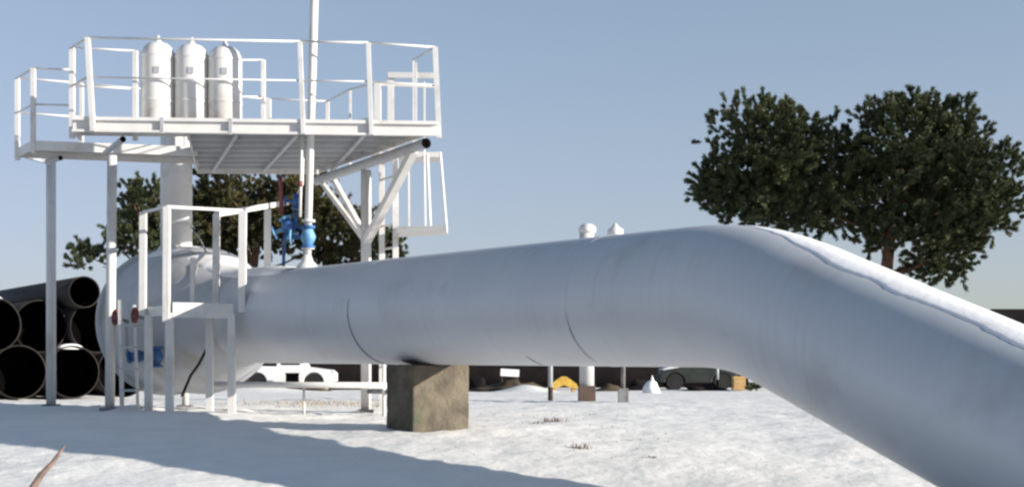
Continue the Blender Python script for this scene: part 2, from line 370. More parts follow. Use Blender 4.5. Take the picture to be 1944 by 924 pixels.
# railing posts  (px of top, distance, bottom z)
RZ = 4.72
def rpost(x, y, zlo=zb, lean=.0, r=.024, ztop=RZ):
    MB().beam((x + lean, y, zlo + EYE), (x, y, ztop + EYE), r * 2, r * 2).build('rail_post', M_white, pl); return Vector((x, y, ztop + EYE))
def X(px, D): return (px - 972) / F * D
front = [rpost(X(166, 19.03), 19.03, lean=.08, r=.034)]
for x in fx[1:3]:
    y = AF[1] + (BF[1] - AF[1]) * (x - AF[0]) / (BF[0] - AF[0]) - .05
    MB().box((x, y, zb + .1 + EYE), (.05, .04, .24)).build('bracket', M_whited, pl)
for x in fx[3:5]:
    y = AF[1] + (BF[1] - AF[1]) * (x - AF[0]) / (BF[0] - AF[0]) - .06
    front.append(rpost(x - .05, y, lean=.05, r=.03))
front.append(rpost(X(826, 19.6), 19.6, lean=.06, r=.036))
def rails(pts, zs=(RZ,), r=.02, name='handrail'):
    for z in zs:
        m = MB()
        for p, q in zip(pts, pts[1:]):
            off = z - RZ; m.tube(Vector((p[0], p[1], z + EYE)), Vector((q[0], q[1], z + EYE)), r, n=8)
        m.build(name if z == RZ else 'mid_rail', M_white, pl)
rails(front, (RZ,), .017); rails(front, (RZ - .57,), .012)
lf = [front[0], rpost(X(137, 19.62), 19.62, r=.036)]; rails(lf, (RZ, RZ - .57), .018)
bk = [lf[1], rpost(X(257, 19.83), 19.83, r=.034)]; rails(bk, (RZ, RZ - .57), .014)
bk = [rpost(X(300, 20.42), 20.42, r=.02, zlo=zt), rpost(X(500, 20.42), 20.42, r=.03, zlo=zt)]; rails(bk, (RZ, RZ - .57), .014)
wg = [AT(137, 21.1, RZ), rpost(X(63, 21.0), 21.0, r=.034), rpost(X(33, 21.7), 21.7, r=.034), rpost(X(155, 22.1), 22.1, r=.03, zlo=zt - .1)]
rails(wg, (RZ, RZ - .57), .016)
rr = [wg[3], rpost(X(350, 22.9), 22.9, zlo=zt - .05), rpost(X(510, 23.4), 23.4, r=.04, zlo=zt - .05), rpost(X(622, 23.62), 23.62, r=.03, zlo=zt - .05)]
rails(rr, (RZ, RZ - .57), .014)
sd = [front[-1], rpost(X(785, 20.4), 20.4, r=.014), ]
rails(sd, (RZ,), .014)
sd2 = [rr[-1], rpost(X(665, 22.6), 22.6, r=.02), rpost(X(717, 22.05), 22.05, r=.055)]; rails(sd2, (RZ, RZ - .57), .016)
MB().tube(V(-3.95, 21.0, zt - .04), V(-3.97, 21.0, 4.45), .02).build('rail_post', M_white, pl)
MB().tube(V(-3.95, 21.0, 4.1), V(-3.8, 20.15, 4.1), .012).build('mid_rail', M_white, pl)

# upper and lower stair landings on the right
st = empty('ladder_landing', (-1.6, 21.8, EYE - .8), 'narrow white ladder landing hanging off the right end of the platform', 'landing')
def sb(name, p, q, wd, h, mt=M_white): return MB().beam(p, q, wd, h).build(name, mt, st)
MB().prism([(-2.15, 21.35), (X(838, 21.3), 21.3), (X(838, 21.9), 21.9), (-2.4, 21.9)], 3.36, 3.44).build('upper_deck', M_white, st)
MB().prism([(X(752, 20.9), 20.9), (X(848, 20.7), 20.7), (X(850, 21.3), 21.3), (X(755, 21.7), 21.7)], 2.10, 2.19).build('lower_deck', M_white, st)
for px, D in ((742, 21.5),): sb('rail_post', AT(px, D, 3.36), AT(px, D, 4.71), .10, .10)
for px, px2, D in ((776, 777, 21.6), (812, 818, 21.3), (836, 848, 21.1), (806, 808, 20.9)): sb('hanger_bar', AT(px, D, 3.4), AT(px2, D - .1, 2.15), .025, .025)
for px, D in ((790, 21.4), (806, 21.9)): sb('rail_post', AT(px, D, 3.4), AT(px, D, 4.9 if px == 790 else 4.7), .03, .03)
sb('handrail', AT(737, 21.45, 4.71), AT(829, 21.4, 4.69), .06, .09); sb('handrail', AT(718, 22.05, 4.70), AT(829, 22.05, 4.66), .05, .07)
for px, D in ((725, 21.5), (751, 21.1)):
    p = G(px, D, -.05); sb('ladder_stringer', p, AT(px, D, 3.40), .085, .085)
for i in range(10):
    z = -.4 + i * .38; sb('rung', AT(725, 21.5, z), AT(751, 21.1, z), .03, .03)

# ------------------------------------------------------------------ three tanks
def tank(px, D, top, label):
    c = AT(px, D, zt); r = .256; h = top - zt
    t = empty('gas_cylinder', c, label, 'gas cylinder', 'gas cylinders on the platform')
    prof = [(0, r * .92), (.03, r), (h - .26, r), (h - .2, r * .97), (h - .12, r * .84), (h - .06, r * .6), (h - .03, r * .3)]
    MB().path([c + Vector((0, 0, z)) for z, _ in prof], [q for _, q in prof], 40).build('body', M_white, t)
    MB().path([c + Vector((0, 0, h + z)) for z in (-.05, 0, .01, .07)], [.055, .05, .03, .028], 14).build('valve_neck', M_white, t)
    for z in (.42, .72, h - .25):
        MB().path([c + Vector((0, 0, z + q)) for q in (-.02, -.015, .015, .02)], [r, r + .006, r + .006, r], 40, cap=False).build('strap', M_white, t)
    MB().box(c + Vector((.05, -r - .004, .86)), (.09, .01, .10)).build('name_plate', M_whited, t)
tank(300, 20.05, 4.93, 'leftmost and tallest looking of the three white gas cylinders on the platform')
tank(364, 20.09, 4.91, 'middle white gas cylinder of the three standing on the platform')
tank(427, 20.13, 4.89, 'rightmost of the three white gas cylinders on the platform')

# ------------------------------------------------------------------ vent mast with blue valve
cpx = 583
q = PA(1.05)
mt_ = PA(1.0) + Vector((0, 0, 0))
base = Vector((X(583, 20.0), 20.0, 0)); 
tt = 0
best = min(np.linspace(-1, 4, 500), key=lambda t: abs(972 + F * PA(t).x / PA(t).y - 583))
pb = PA(best); ptop = pb + Vector((0, 0, RP))
ms = empty('vent_mast', ptop, 'tall thin white vent mast rising from the pipe past the platform', 'mast')
lean = Vector((.028, -.012, 1)).normalized()
MB().path([ptop + lean * z for z in (0.12, 2.4, 3.0, 6.2)], [.055, .055, .062, .062], 20).build('pole', M_white, ms)
MB().path([ptop + Vector((0, 0, z)) for z in (-.06, .02, .10, .2)], [.21, .16, .09, .055], 24).build('cone_base', M_white, ms)
for z in (.28, .68):
    MB().tube(ptop + lean * z, ptop + lean * (z + .035), .10, n=20).build('flange', M_white, ms)
MB().tube(ptop + Vector((-.1, -.05, .75)), ptop + Vector((-.07, -.04, 2.05)), .022, n=10).build('side_pipe', M_white, ms)
MB().tube(ptop + Vector((-.095, -.05, 1.2)), ptop + Vector((-.095, -.05, 1.28)), .035, n=10).build('pipe_clamp', M_red, ms)
def valve(name, c, s, axis, m1, m2, label, handle=M_red, wheel=True):
    c = Vector(c); ax = Vector(axis).normalized()
    v = empty(name, c, label, 'valve')
    MB().path([c + ax * t for t in (-.13 * s, -.11 * s, -.05 * s, 0, .05 * s, .11 * s, .13 * s)], [.07 * s, .075 * s, .10 * s, .12 * s, .10 * s, .075 * s, .07 * s], 20).build('body', m1, v)
    for t in (-.15, .15):
        MB().tube(c + ax * (t - .02) * s, c + ax * (t + .02) * s, .11 * s, n=20).build('flange', m2, v)
    u = ax.cross(Vector((0, 1, 0))).normalized() if abs(ax.y) < .9 else Vector((1, 0, 0))
    if wheel:
        MB().tube(c, c + u * .24 * s, .035 * s, n=10).build('stem', m2, v)
        ce = c + u * .26 * s; w1 = u.cross(Vector((0, 0, 1))) if abs(u.z) < .9 else Vector((1, 0, 0)); w1.normalize(); w2 = u.cross(w1)
        pts = [ce + (w1 * math.cos(k * math.pi / 8) + w2 * math.sin(k * math.pi / 8)) * .10 * s for k in range(17)]
        hw = MB().path(pts, .016 * s, 8, cap=False)
        for k in range(0, 8, 4): hw.tube(pts[k], pts[k + 8], .010 * s, n=6)
        hw.build('handwheel', handle, v)
    return v
valve('gate_valve', ptop + lean * .46, .98, (0, 0, 1), M_lblue, M_blue, 'pale blue valve set in the foot of the tall vent mast', M_lblue)
c2 = ATP(548, 430, pb.y + .1)
valve('gate_valve', c2 + Vector((0, 0, .0)), .9, (-.45, 0, 1), M_blue, M_lblue, 'dark blue valve hanging left of the vent mast foot', M_lblue)
valve('gate_valve', ATP(563, 383, pb.y + .1), .65, (.1, 0, 1), M_blue, M_blue, 'small dark blue valve above its neighbour, left of the vent mast', M_blue)
rp_ = empty('drain_pipe', ATP(533, 470, pb.y + .1), 'thin bent drain pipe with a red upper end beside the vent mast', 'pipe')
MB().tube(ATP(535, 408, pb.y + .1), ATP(532, 336, pb.y + .1), .032, n=10).build('red_pipe', M_red, rp_)
MB().path([ATP(x_, y_, pb.y + .1) for x_, y_ in ((560, 400), (562, 430), (585, 438))], .03, 10).build('elbow', M_blue, rp_)
MB().path([ATP(x_, y_, pb.y + .1) for x_, y_ in ((563, 372), (574, 350), (575, 300), (574, 250))], .02, 10).build('white_pipe', M_white, rp_)
MB().path([ATP(x_, y_, pb.y + .1) for x_, y_ in ((548, 420), (540, 455), (538, 505))], .025, 10).build('lower_pipe', M_blue, rp_)

# ------------------------------------------------------------------ access stand over the pipe
sdn = empty('access_stand', (-5, 20.4, EYE - .78), 'small white access stand with railings in front of the end vessel', 'stand')
def sb2(name, p, q, r, mt=M_white): return MB().beam(p, q, r * 2, r * 2).build(name, mt, sdn)
corner = [(322, 19.25), (440, 19.65), (398, 20.1), (282, 19.95)]
for px, D in corner: sb2('leg', G(px, D, -.08), AT(px, D, .76), .052)
qd = [(X(p, d), d) for p, d in corner]
MB().prism(qd, .77, .83).build('deck', M_whited, sdn)
MB().beam(AT(328, 19.22, .80), AT(442, 19.62, .80), .03, .22).build('front_plate', M_white, sdn)
MB().beam(AT(282, 19.95, .80), AT(322, 19.25, .80), .03, .14).build('side_plate', M_white, sdn)
TP = 2.30
for (px, px2, D, z0_) in ((322, 317, 19.2, .62), (282, 272, 19.9, .75), (398, 411, 20.15, .90), (442, 461, 19.7, .78)):
    sb2('rail_post', AT(px2 - 1, D, z0_), AT(px2, D, TP), .047 if px != 442 else .052)
sb2('rail_post', AT(508, 22.2, .9), AT(508, 22.2, 2.62), .05)
sb2('rail_post', AT(366, 20.3, .93), AT(366, 20.3, 1.65), .035)
sb2('handrail', AT(317, 19.2, TP), AT(461, 19.7, TP), .022); sb2('handrail', AT(317, 19.2, TP), AT(272, 19.9, TP), .02)
sb2('handrail', AT(411, 20.15, TP), AT(545, 22.6, 2.78), .04)
for i in range(4):
    a_ = Vector(AT(282, 20.7, .6 - i * .33)); b_ = a_ + Vector((.0, .55, 0)); 
    MB().beam(AT(240, 20.0, .6 - i * .33) , AT(262, 20.5, .6 - i * .33), .22, .03).build('step', M_whited, sdn)
sb2('ladder_rail', G(232, 20.35, -.05), AT(228, 20.35, 1.0), .028); sb2('ladder_rail', G(262, 20.95, -.05), AT(255, 20.95, .95), .02)
# valves by the vessel's flank
valve('gate_valve', ATP(262, 676, 21.3), .95, (1, 0, .1), M_blue, M_blue, 'blue valve low on the end vessel, left one of two behind the stand legs', M_blue, False)
valve('gate_valve', ATP(296, 677, 21.2), 1.0, (0, 0, 1), M_blue, M_blue, 'blue valve low on the end vessel, right one of two behind the stand legs', M_blue, False)
def wheel(px, py, D, label):
    c = ATP(px, py, D); v = empty('handwheel', c, label, 'handwheel'); m = MB()
    w1 = Vector((.5, -.3, .1)).normalized(); w2 = Vector((0, .0, 1))
    pts = [c + (w1 * math.cos(k * math.pi / 8) * .06 + w2 * math.sin(k * math.pi / 8) * .11) for k in range(17)]
    m.path(pts, .022, 8, cap=False); m.tube(pts[0], pts[8], .014); m.tube(pts[4], pts[12], .014); m.build('rim', M_red, v)
    MB().tube(c + Vector((0, -.01, 0)), c + Vector((.05, .5, -.05)), .025, n=8).build('spindle', M_grey, v)
    MB().path([c + Vector((.05, .4, -.05)), c + Vector((.05, .45, -.6))], .03, 8).build('stem_pipe', M_whited, v)
wheel(256, 598, 20.7, 'dark red handwheel right of the white post, level with the stand deck')
wheel(219, 602, 20.9, 'dark red handwheel directly beside the lit platform post')
h = MB().path([ATP(*p) for p in ((408, 618, 20.7), (398, 650, 20.6), (378, 690, 20.5), (362, 712, 20.5), (345, 752, 20.5))], .022, 8)
tag(h.build('hose', M_rubber), 'black hose hanging diagonally under the access stand', 'hose')
h = MB().path([ATP(*p) for p in ((362, 430, 22.5), (380, 455, 22.0), (392, 480, 21.7), (375, 500, 21.4), (366, 545, 21.0))], .014, 8)
tag(h.build('cable', M_grey), 'thin grey cable looping from the riser over the vessel top', 'cable')

# low white rail behind the stand
gr = empty('low_rail', G(570, 20.8), 'low straight white pipe rail running from the stand to the concrete block', 'rail')
MB().tube(ATP(408, 729, 20.6), ATP(742, 731, 19.9), .045, n=16).build('rail', M_white, gr)
for px in (577,): MB().tube(G(px, 20.3, -.05), ATP(px, 731, 20.3), .022, n=10).build('post', M_white, gr)
MB().tube(G(729, 20.3, -.05), ATP(729, 690, 20.3), .03, n=10).build('post', M_white, gr)
MB().tube(ATP(700, 742, 20.6), ATP(770, 743, 20.0), .04, n=10).build('lower_rail', M_grey, gr)

# ------------------------------------------------------------------ stack of big black pipes, left
ud = Vector((-.58, .81, 0)).normalized()
def bigpipe(end, r, L, label, group, d=ud, cap=True, mt=None, sn=True, nseg=40):
    end = end + d * (.35 * math.sin(end.x * 5.3 + end.z * 3))
    p = empty('steel_pipe', end, label, 'steel pipe', group)
    e2 = end + d * L
    m = MB(); m.path([end + d * .9, end], [r - .02, r - .02], nseg, cap=False, mi=1); m.path([end, end, e2], [r - .02, r, r], nseg, cap=False); m.tube(e2 + d * -.01, e2, r - .001, n=nseg); m.build('shell', [mt or M_black, M_dark], p)  # bore wall coloured near-black in place of the shade in the mouth
    m = MB(); m.path([end - d * .006, end - d * .006, end + d * .015], [r - .022, r + .002, r + .002], nseg, cap=False); m.build('rim', M_rust, p)
    m = MB(); m.tube(end + d * .9, end + d * .92, r - .018, n=nseg); m.build('hollow', M_dark, p)  # black disc closing the bore, painted as its deep shade
    if sn:
        m = MB(); na = 8; vs = []; N_ = 24; u = d.cross(Vector((0, 0, 1))).normalized()
        for i in range(N_ + 1):
            c = end + d * (.06 + (L - .1) * i / N_)
            for j in range(na + 1):
                f_ = j / na * 2 - 1; an = f_ * (.50 + .1 * noise.noise(c * 2))
                rr_ = r - .01 + .05 * (1 - abs(f_) ** 3)
                vs.append(c + u * math.sin(an) * rr_ + Vector((0, 0, math.cos(an) * rr_)))
        fs = [(i * (na + 1) + j, (i + 1) * (na + 1) + j, (i + 1) * (na + 1) + j + 1, i * (na + 1) + j + 1) for i in range(N_) for j in range(na)]
        fs += [tuple(range(na + 1))]
        m.add(vs, fs, True); m.build('snow_cover', M_cap, p)
    return p
r6 = .6
e0 = Vector((-10.0, 30.0, 0)); side = Vector((.81, .58, 0)).normalized() * 1.205
gname = 'black pipes stacked on the left'
pos = {}
for k, lab in ((1, 'bottom row black pipe behind the end vessel, rightmost of the stack'), (0, 'bottom row black pipe with open mouth just left of the end vessel'),
               (-1, 'bottom row black pipe left of the lone shaded platform post'), (-2, 'bottom row black pipe at the left edge of the photo')):
    c = e0 + side * k; p = Vector((c.x, c.y, EYE - .76 + r6)) - ud * (.25 if k == 0 else .1 * (k % 2)); bigpipe(p, r6, 9, lab, gname, sn=(k == 0))
for k, lab in ((.5, 'second row black pipe partly hidden behind the end vessel'), (-.5, 'second row black pipe directly behind the shaded platform post'),
               (-1.5, 'second row black pipe with rusty rim at the left edge of the photo')):
    c = e0 + side * k; p = Vector((c.x, c.y, EYE - .76 + r6 + 1.04)) + ud * (.1 if k == -.5 else -.1); bigpipe(p, r6, 9, lab, gname, sn=(k == -1.5))
c = e0 + side * .18; bigpipe(Vector((c.x, c.y, EYE + 1.66)) - ud * .3, .36, 8.5, 'thinner dark pipe lying on top of the black pipe stack', gname, sn=False, mt=M_black)

# ------------------------------------------------------------------ far pipe yard (seen below the pipeline and at the right edge)
def farstack(x0, x1, D, rows, nper, grp, where):
    r = .61; d = Vector((1, 0, 0)); idx = 0
    for row in range(rows):
        for k in range(nper - row):
            c = Vector((x0, D + (k + row * .5) * 1.23, EYE - 1.0 + r + row * 1.06))
            rw = ('bottom', 'middle', 'top')[row]; dp = ('nearest the camera', 'second from the front', 'third from the front', 'at the back')[k]
            p = empty('steel_pipe', c, 'far dark pipe %s, %s row, %s' % (where, rw, dp), 'steel pipe', grp)
            jit = .3 * math.sin(k * 2.1 + row * 1.7 + x0)
            m = MB(); m.path([c + d * jit, c + d * (x1 - x0 + jit)], r, 28, cap=False); m.tube(c + d * (jit + .3), c + d * (jit + .31), r - .01, n=28); m.tube(c + d * (x1 - x0 + jit - .3), c + d * (x1 - x0 + jit - .31), r - .01, n=28)
            m.build('shell', M_brownp, p)
farstack(-11.5, -1.6, 57, 3, 4, 'far pipes behind the white car', 'behind the white car')
farstack(-1.2, 10.2, 57.5, 3, 4, 'far pipes under the middle of the pipeline', 'under the pipeline middle')
farstack(20.4, 32, 54, 3, 4, 'far pipes at the right edge', 'at the right edge')

# ------------------------------------------------------------------ vehicles far behind
def car(name, px0, px1, D, flip, M, label, cat, snow=False, pickup=False):
    L = (px1 - px0) / F * D; g0 = G((px0 + px1) / 2, D); W = 1.65
    o = empty(name, g0, label, cat)
    sgn = -1 if flip else 1
    def P(u, y, z): return Vector((g0.x + sgn * (u - .5) * L, g0.y + y * W / 2, g0.z + z))
    def slab(prof, y0, y1, nm, mt, par=o):
        vs = [P(u, y, z) for y in (y0, y1) for u, z in prof]; n = len(prof)
        fs = [tuple(range(n)), tuple(range(2 * n - 1, n - 1, -1))] + [(i, n + i, n + (i + 1) % n, (i + 1) % n) for i in range(n)]
        if sgn < 0: fs = [f[::-1] for f in fs]
        return MB().add(vs, fs).build(nm, mt, par)
    def arch(c, r): return [(c + r / L * math.cos(a_), .28 + r * math.sin(a_)) for a_ in np.linspace(math.pi, 0, 9)]
    low = [(0, .30)] + arch(.19, .38) + arch(.80, .38) + [(1, .30), (1, .62), (.96, .74), (.70, .86), (.04, .90), (0, .80)]
    body = slab(low, -1, 1, 'body', M)
    bm_ = body.modifiers.new('bevel', 'BEVEL'); bm_.width = .03; bm_.segments = 2
    if pickup: cab = [(.40, .88), (.70, .86), (.62, 1.42), (.44, 1.46)]
    else: cab = [(.05, .89), (.72, .86), (.58, 1.40), (.14, 1.44)]
    slab(cab, -.9, .9, 'cabin', M)
    if pickup: wn = [(.45, .93), (.655, .93), (.60, 1.36), (.46, 1.38)]; slab(wn, -.915, -.905, 'side_window', M_glass)
    else:
        slab([(.11, .93), (.37, .93), (.37, 1.37), (.17, 1.37)], -.915, -.905, 'side_window', M_glass); slab([(.40, .93), (.66, .93), (.56, 1.35), (.40, 1.37)], -.915, -.905, 'side_window', M_glass)
    for c in (.19, .80):
        for y in (-.86, .86):
            ce = P(c, y, .31); w_ = MB().tube(ce + Vector((0, -.1, 0)), ce + Vector((0, .1, 0)), .31, n=24).build('wheel', M_rubber, o)
            MB().tube(ce + Vector((0, -.106, 0)), ce + Vector((0, -.1, 0)), .15, n=16).build('rim', M_black, w_)
    slab([(0, .62), (.0, .72), (-.006, .72), (-.006, .62)], -.9, -.7, 'tail_lamp', M_red)
    slab([(.985, .58), (1.004, .58), (1.004, .70), (.98, .70)], -.95, -.65, 'headlight', M_grey)
    if snow:
        slab([(.70, .875), (.96, .755), (.95, .80), (.83, .90), (.70, .95)], -.93, .93, 'snow_on_bonnet', M_cap)
    return o
car('parked_car', 462, 636, 50, False, M_carw, 'white car parked behind the low rail, seen under the pipe', 'car', pickup=True)
tb = empty('tool_chest', G(555, 48.6), 'small black box in front of the white car side', 'box')
c = G(555, 48.6); MB().box(c + Vector((0, 0, .30)), (.42, .4, .6)).build('box_body', M_dark, tb); MB().box(c + Vector((0, 0, .615)), (.46, .44, .04)).build('box_lid', M_dark, tb)
car('parked_car', 1248, 1392, 50, True, M_carg, 'dark green vehicle with snow on its bonnet parked right of the vent posts', 'car', snow=True)

# yellow cover, orange box, white cone, white board, soil heap, bush
def dome(name, px, D, wx, wy, hh, mt, label, cat, pw=1.0, jag=.0, kind=None, nseg=28):
    c = G(px, D, -.05); m = MB(); vs = []; nr = 9
    for i in range(nr + 1):
        f_ = i / nr
        for k in range(nseg):
            an = 2 * math.pi * k / nseg; q_ = Vector((math.cos(an) * wx * (1 - f_), math.sin(an) * wy * (1 - f_), 0))
            z = hh * (f_ ** pw if pw != 1 else f_) + .05 * 0
            j_ = jag * noise.noise(Vector((q_.x * 2 + px, q_.y * 2, f_ * 3)))
            vs.append(c + q_ * (1 + j_) + Vector((0, 0, max(0, z * (1 + j_)))))
    fs = [(i * nseg + k, i * nseg + (k + 1) % nseg, (i + 1) * nseg + (k + 1) % nseg, (i + 1) * nseg + k) for i in range(nr) for k in range(nseg)]
    m.add(vs, fs, True); return tag(m.build(name, mt), label, cat)
yc = empty('yellow_cover', G(1070, 44), 'small bright yellow domed cover on the snow left of the thick vent post', 'cover')
c = G(1070, 44)
m = MB(); vs = []
for y in (-.4, .4):
    for u, z in ((-.47, .12), (-.42, .26), (-.2, .42), (-.08, .50), (.08, .50), (.2, .42), (.42, .26), (.47, .12), (.25, .12), (.0, .22), (-.25, .12)): vs.append(c + Vector((u, y, z)))
n = 11; m.add(vs, [tuple(range(n)), tuple(range(2 * n - 1, n - 1, -1))] + [(i, n + i, n + (i + 1) % n, (i + 1) % n) for i in range(n)]); m.build('shell', M_yel, yc)
for s_ in (-.32, .32): MB().box(c + Vector((s_, 0, .06)), (.12, .7, .16)).build('skid', M_orange, yc)
ob = empty('wooden_crate', G(1402, 47), 'tan orange crate at the right end of the dark green vehicle', 'crate')
c = G(1402, 47); MB().box(c + Vector((0, 0, .27)), (.42, .5, .5)).build('crate_body', M_orange, ob, bevel=.01)
for z in (.08, .46): MB().box(c + Vector((0, -.26, z)), (.46, .02, .07)).build('batten', M_orange, ob)
dome('snow_heap', 1238, 42, .33, .33, .62, M_cap, 'small pointed white heap of snow left of the dark green vehicle', 'snow heap', 1.0, .35)
dome('soil_heap', 975, 46, 1.35, .9, .5, M_soil, 'low brown soil heap under the pipeline right of the concrete block', 'soil heap', .8, .5)
dome('soil_heap', 1155, 47, .65, .5, .3, M_soil, 'small brown soil heap just right of the thick vent post', 'soil heap', .8, .5)
dome('soil_heap', 580, 46, .9, .6, .26, M_soil, 'flat brown soil heap below the white car', 'soil heap', .8, .6)
wb = empty('white_board', G(968, 51), 'small white board standing against the dark far pipes', 'board')
c = G(968, 51); MB().box(c + Vector((0, 0, .64)), (.72, .05, .28), tilt=Matrix.Rotation(.06, 3, 'Y')).build('board_panel', M_cap, wb)
for s_ in (-.3, .3): MB().box(c + Vector((s_, .05, .3)), (.05, .05, .66)).build('leg', M_soil, wb)

for px, D, wx, hh, lab in ((905, 48, .7, .55, 'dark debris heap just right of the concrete block'), (1210, 49, .8, .5, 'dark debris heap between the thin vent post and the pointed snow heap'),
        (470, 44, .6, .45, 'dark debris heap left of the white car behind the stand legs'), (660, 50, .9, .42, 'dark debris heap right of the white car'), (1335, 47.5, .95, .30, 'low dark debris ridge in front of the dark green vehicle')):
    dome('debris_heap', px, D, wx, .6, hh, M_brownp, lab, 'debris heap', .8, .7)
# vent posts behind the pipeline
vp = empty('vent_post', G(1114, 28), 'thick white vent post with domed cap behind the middle of the pipeline', 'vent post')
c = G(1114, 28); top = 2.80 + EYE
MB().path([Vector((c.x, c.y, z)) for z in (c.z + .25, top)], .155, 28).build('post', M_white, vp)
MB().path([Vector((c.x + .01, c.y, z)) for z in (top, top + .01, top + .11, top + .17, top + .2)], [.17, .185, .185, .13, .05], 28).build('cap', M_white, vp)
MB().box(Vector((c.x, c.y, c.z + .12)), (.36, .36, .42)).build('footing', mat('red_brown_footing', (.12, .075, .06), .9, (.07, .06, .05), 7), vp, bevel=.01)
vp = empty('vent_post', G(1183, 27), 'thin dark vent post with a small white offset cap behind the pipeline', 'vent post')
c = G(1183, 27)
MB().tube(c, Vector((c.x, c.y, 2.5 + EYE)), .045, n=14).build('post', M_grey, vp)
MB().path([Vector((c.x, c.y, 2.45 + EYE)), Vector((c.x - .03, c.y, 2.62 + EYE)), Vector((c.x - .12, c.y, 2.68 + EYE))], .045, 12).build('gooseneck', M_grey, vp)
MB().path([Vector((c.x - .16, c.y, EYE + z)) for z in (2.62, 2.64, 2.77, 2.82, 2.9)], [.15, .17, .16, .08, .03], 24).build('cap', M_white, vp)
MB().box(Vector((c.x, c.y, c.z + .12)), (.2, .2, .34)).build('footing', M_grey, vp)
vp = empty('marker_pole', G(1045, 29), 'thin grey marker pole left of the yellow cover', 'pole')
c = G(1045, 29); MB().tube(c + Vector((0, 0, .25)), c + Vector((0, 0, 2.2)), .05, n=12).build('pole', M_whited, vp); MB().tube(c + Vector((0, 0, -.05)), c + Vector((0, 0, .3)), .055, n=12).build('foot', M_soil, vp)
vp = empty('marker_post', G(1362, 48), 'short thin pale post in front of the dark green vehicle', 'post')
c = G(1362, 48); MB().tube(c + Vector((0, 0, .4)), c + Vector((0, 0, .95)), .05, n=10).build('post', M_whited, vp); MB().tube(c, c + Vector((0, 0, .4)), .04, n=10).build('foot', M_dark, vp)

# ------------------------------------------------------------------ trees
def needles(rng, centers, dirs, L, nb, bl, bw):
    """plumes of needle blades round short shoots; all as one vertex cloud"""
    n = len(centers); C = np.repeat(centers, nb, 0); D_ = np.repeat(dirs, nb, 0); Ls = np.repeat(L, nb)
    t = rng.random(n * nb) ** .8
    base = C + D_ * (t * Ls)[:, None]
    rd = rng.normal(size=(n * nb, 3)); rd /= np.linalg.norm(rd, axis=1)[:, None]
    nd = D_ * 1.1 + rd * .85; nd /= np.linalg.norm(nd, axis=1)[:, None]
    sv = np.cross(nd, rng.normal(size=(n * nb, 3))); sv /= np.linalg.norm(sv, axis=1)[:, None]
    l = bl * (.7 + .6 * rng.random(n * nb))[:, None]
    tip = base + nd * l; s = sv * bw / 2
    return np.stack([base - s, base + s, tip + s * .6, tip - s * .6], 1).reshape(-1, 3)
def tree(basex, D, lobes, nplume, mneed, label, seed, trunk_pts, trunk_r, group=None, bl=.17, bw=.032, nb=120):
    rng = np.random.default_rng(seed); g0 = GX(basex, D, -.1)
    t = empty('pine_tree', g0, label, 'pine tree', group)
    lob = [(np.array([(px - 972) / F * D, D + dy, (692 - py) / F * D + EYE]), np.array([rx / F * D, ryd, rz / F * D])) for px, py, rx, ryd, rz, dy in lobes]
    wts = np.array([l[1].prod() ** .75 for l in lob]); wts /= wts.sum()
    C = []; Dd = []; LL = []
    # clumps of plumes: boughs
    bough = []
    for li, (c, r) in enumerate(lob):
        nbgh = max(5, int(nplume * wts[li] / 4.3))
        for _ in range(nbgh):
            v = rng.normal(size=3); v /= np.linalg.norm(v); rad = rng.random() ** .45 * .92
            bc = c + v * r * rad; bough.append((bc, v, li))
            k = rng.integers(8, 18)
            for _ in range(k):
                o = rng.normal(size=3) * np.array([.5, .5, .34]); p = bc + o
                q_ = (p - c) / r
                if np.linalg.norm(q_) > 1.08: continue
                dr = v * .7 + o * .8 + rng.normal(size=3) * .35 + np.array([0, 0, .55]); dr /= np.linalg.norm(dr)
                C.append(p); Dd.append(dr); LL.append(.16 + .48 * rng.random() ** 1.5)
                if rng.random() < .55:
                    d3 = dr + rng.normal(size=3) * .7; d3 /= np.linalg.norm(d3); C.append(p + rng.normal(size=3) * .16); Dd.append(d3); LL.append(.08 + .16 * rng.random())
    Vv = needles(rng, np.array(C), np.array(Dd), np.array(LL), nb, bl, bw)
    off = np.array(g0); Vv = Vv - off
    me = bpy.data.meshes.new('crown'); nq = len(Vv) // 4
    me.vertices.add(len(Vv)); me.vertices.foreach_set('co', Vv.ravel())
    me.loops.add(nq * 4); me.loops.foreach_set('vertex_index', np.arange(nq * 4))
    me.polygons.add(nq); me.polygons.foreach_set('loop_start', np.arange(nq) * 4); me.polygons.foreach_set('loop_total', np.full(nq, 4))
    me.update(calc_edges=True); me.materials.append(mneed)
    o = link(bpy.data.objects.new('crown', me)); o.parent = t
    m = MB(); tp = [ATP(px, py, D) + Vector((0, dy, 0)) for px, py, dy in trunk_pts]
    tp[0] = g0; m.path(tp, [trunk_r * f_ for f_ in np.linspace(1, .35, len(tp))], 14)
    tr = m.build('trunk', M_bark, t)
    for bc, v, li in bough[::3]:
        b = Vector(bc); k = min(range(1, len(tp)), key=lambda i: (tp[i] - b).length + (3 if tp[i].z > b.z else 0))
        s_ = tp[k]; mid = s_.lerp(b, .5) + Vector((0, 0, -.25 + .3 * rng.random()))
        MB().path([s_, s_.lerp(mid, .6), mid, mid.lerp(b, .6), b], [.085, .07, .055, .04, .02], 6).build('limb', M_bark, tr) if len(tr.children) < 60 and (s_ - b).length < 3.6 else None
    return t
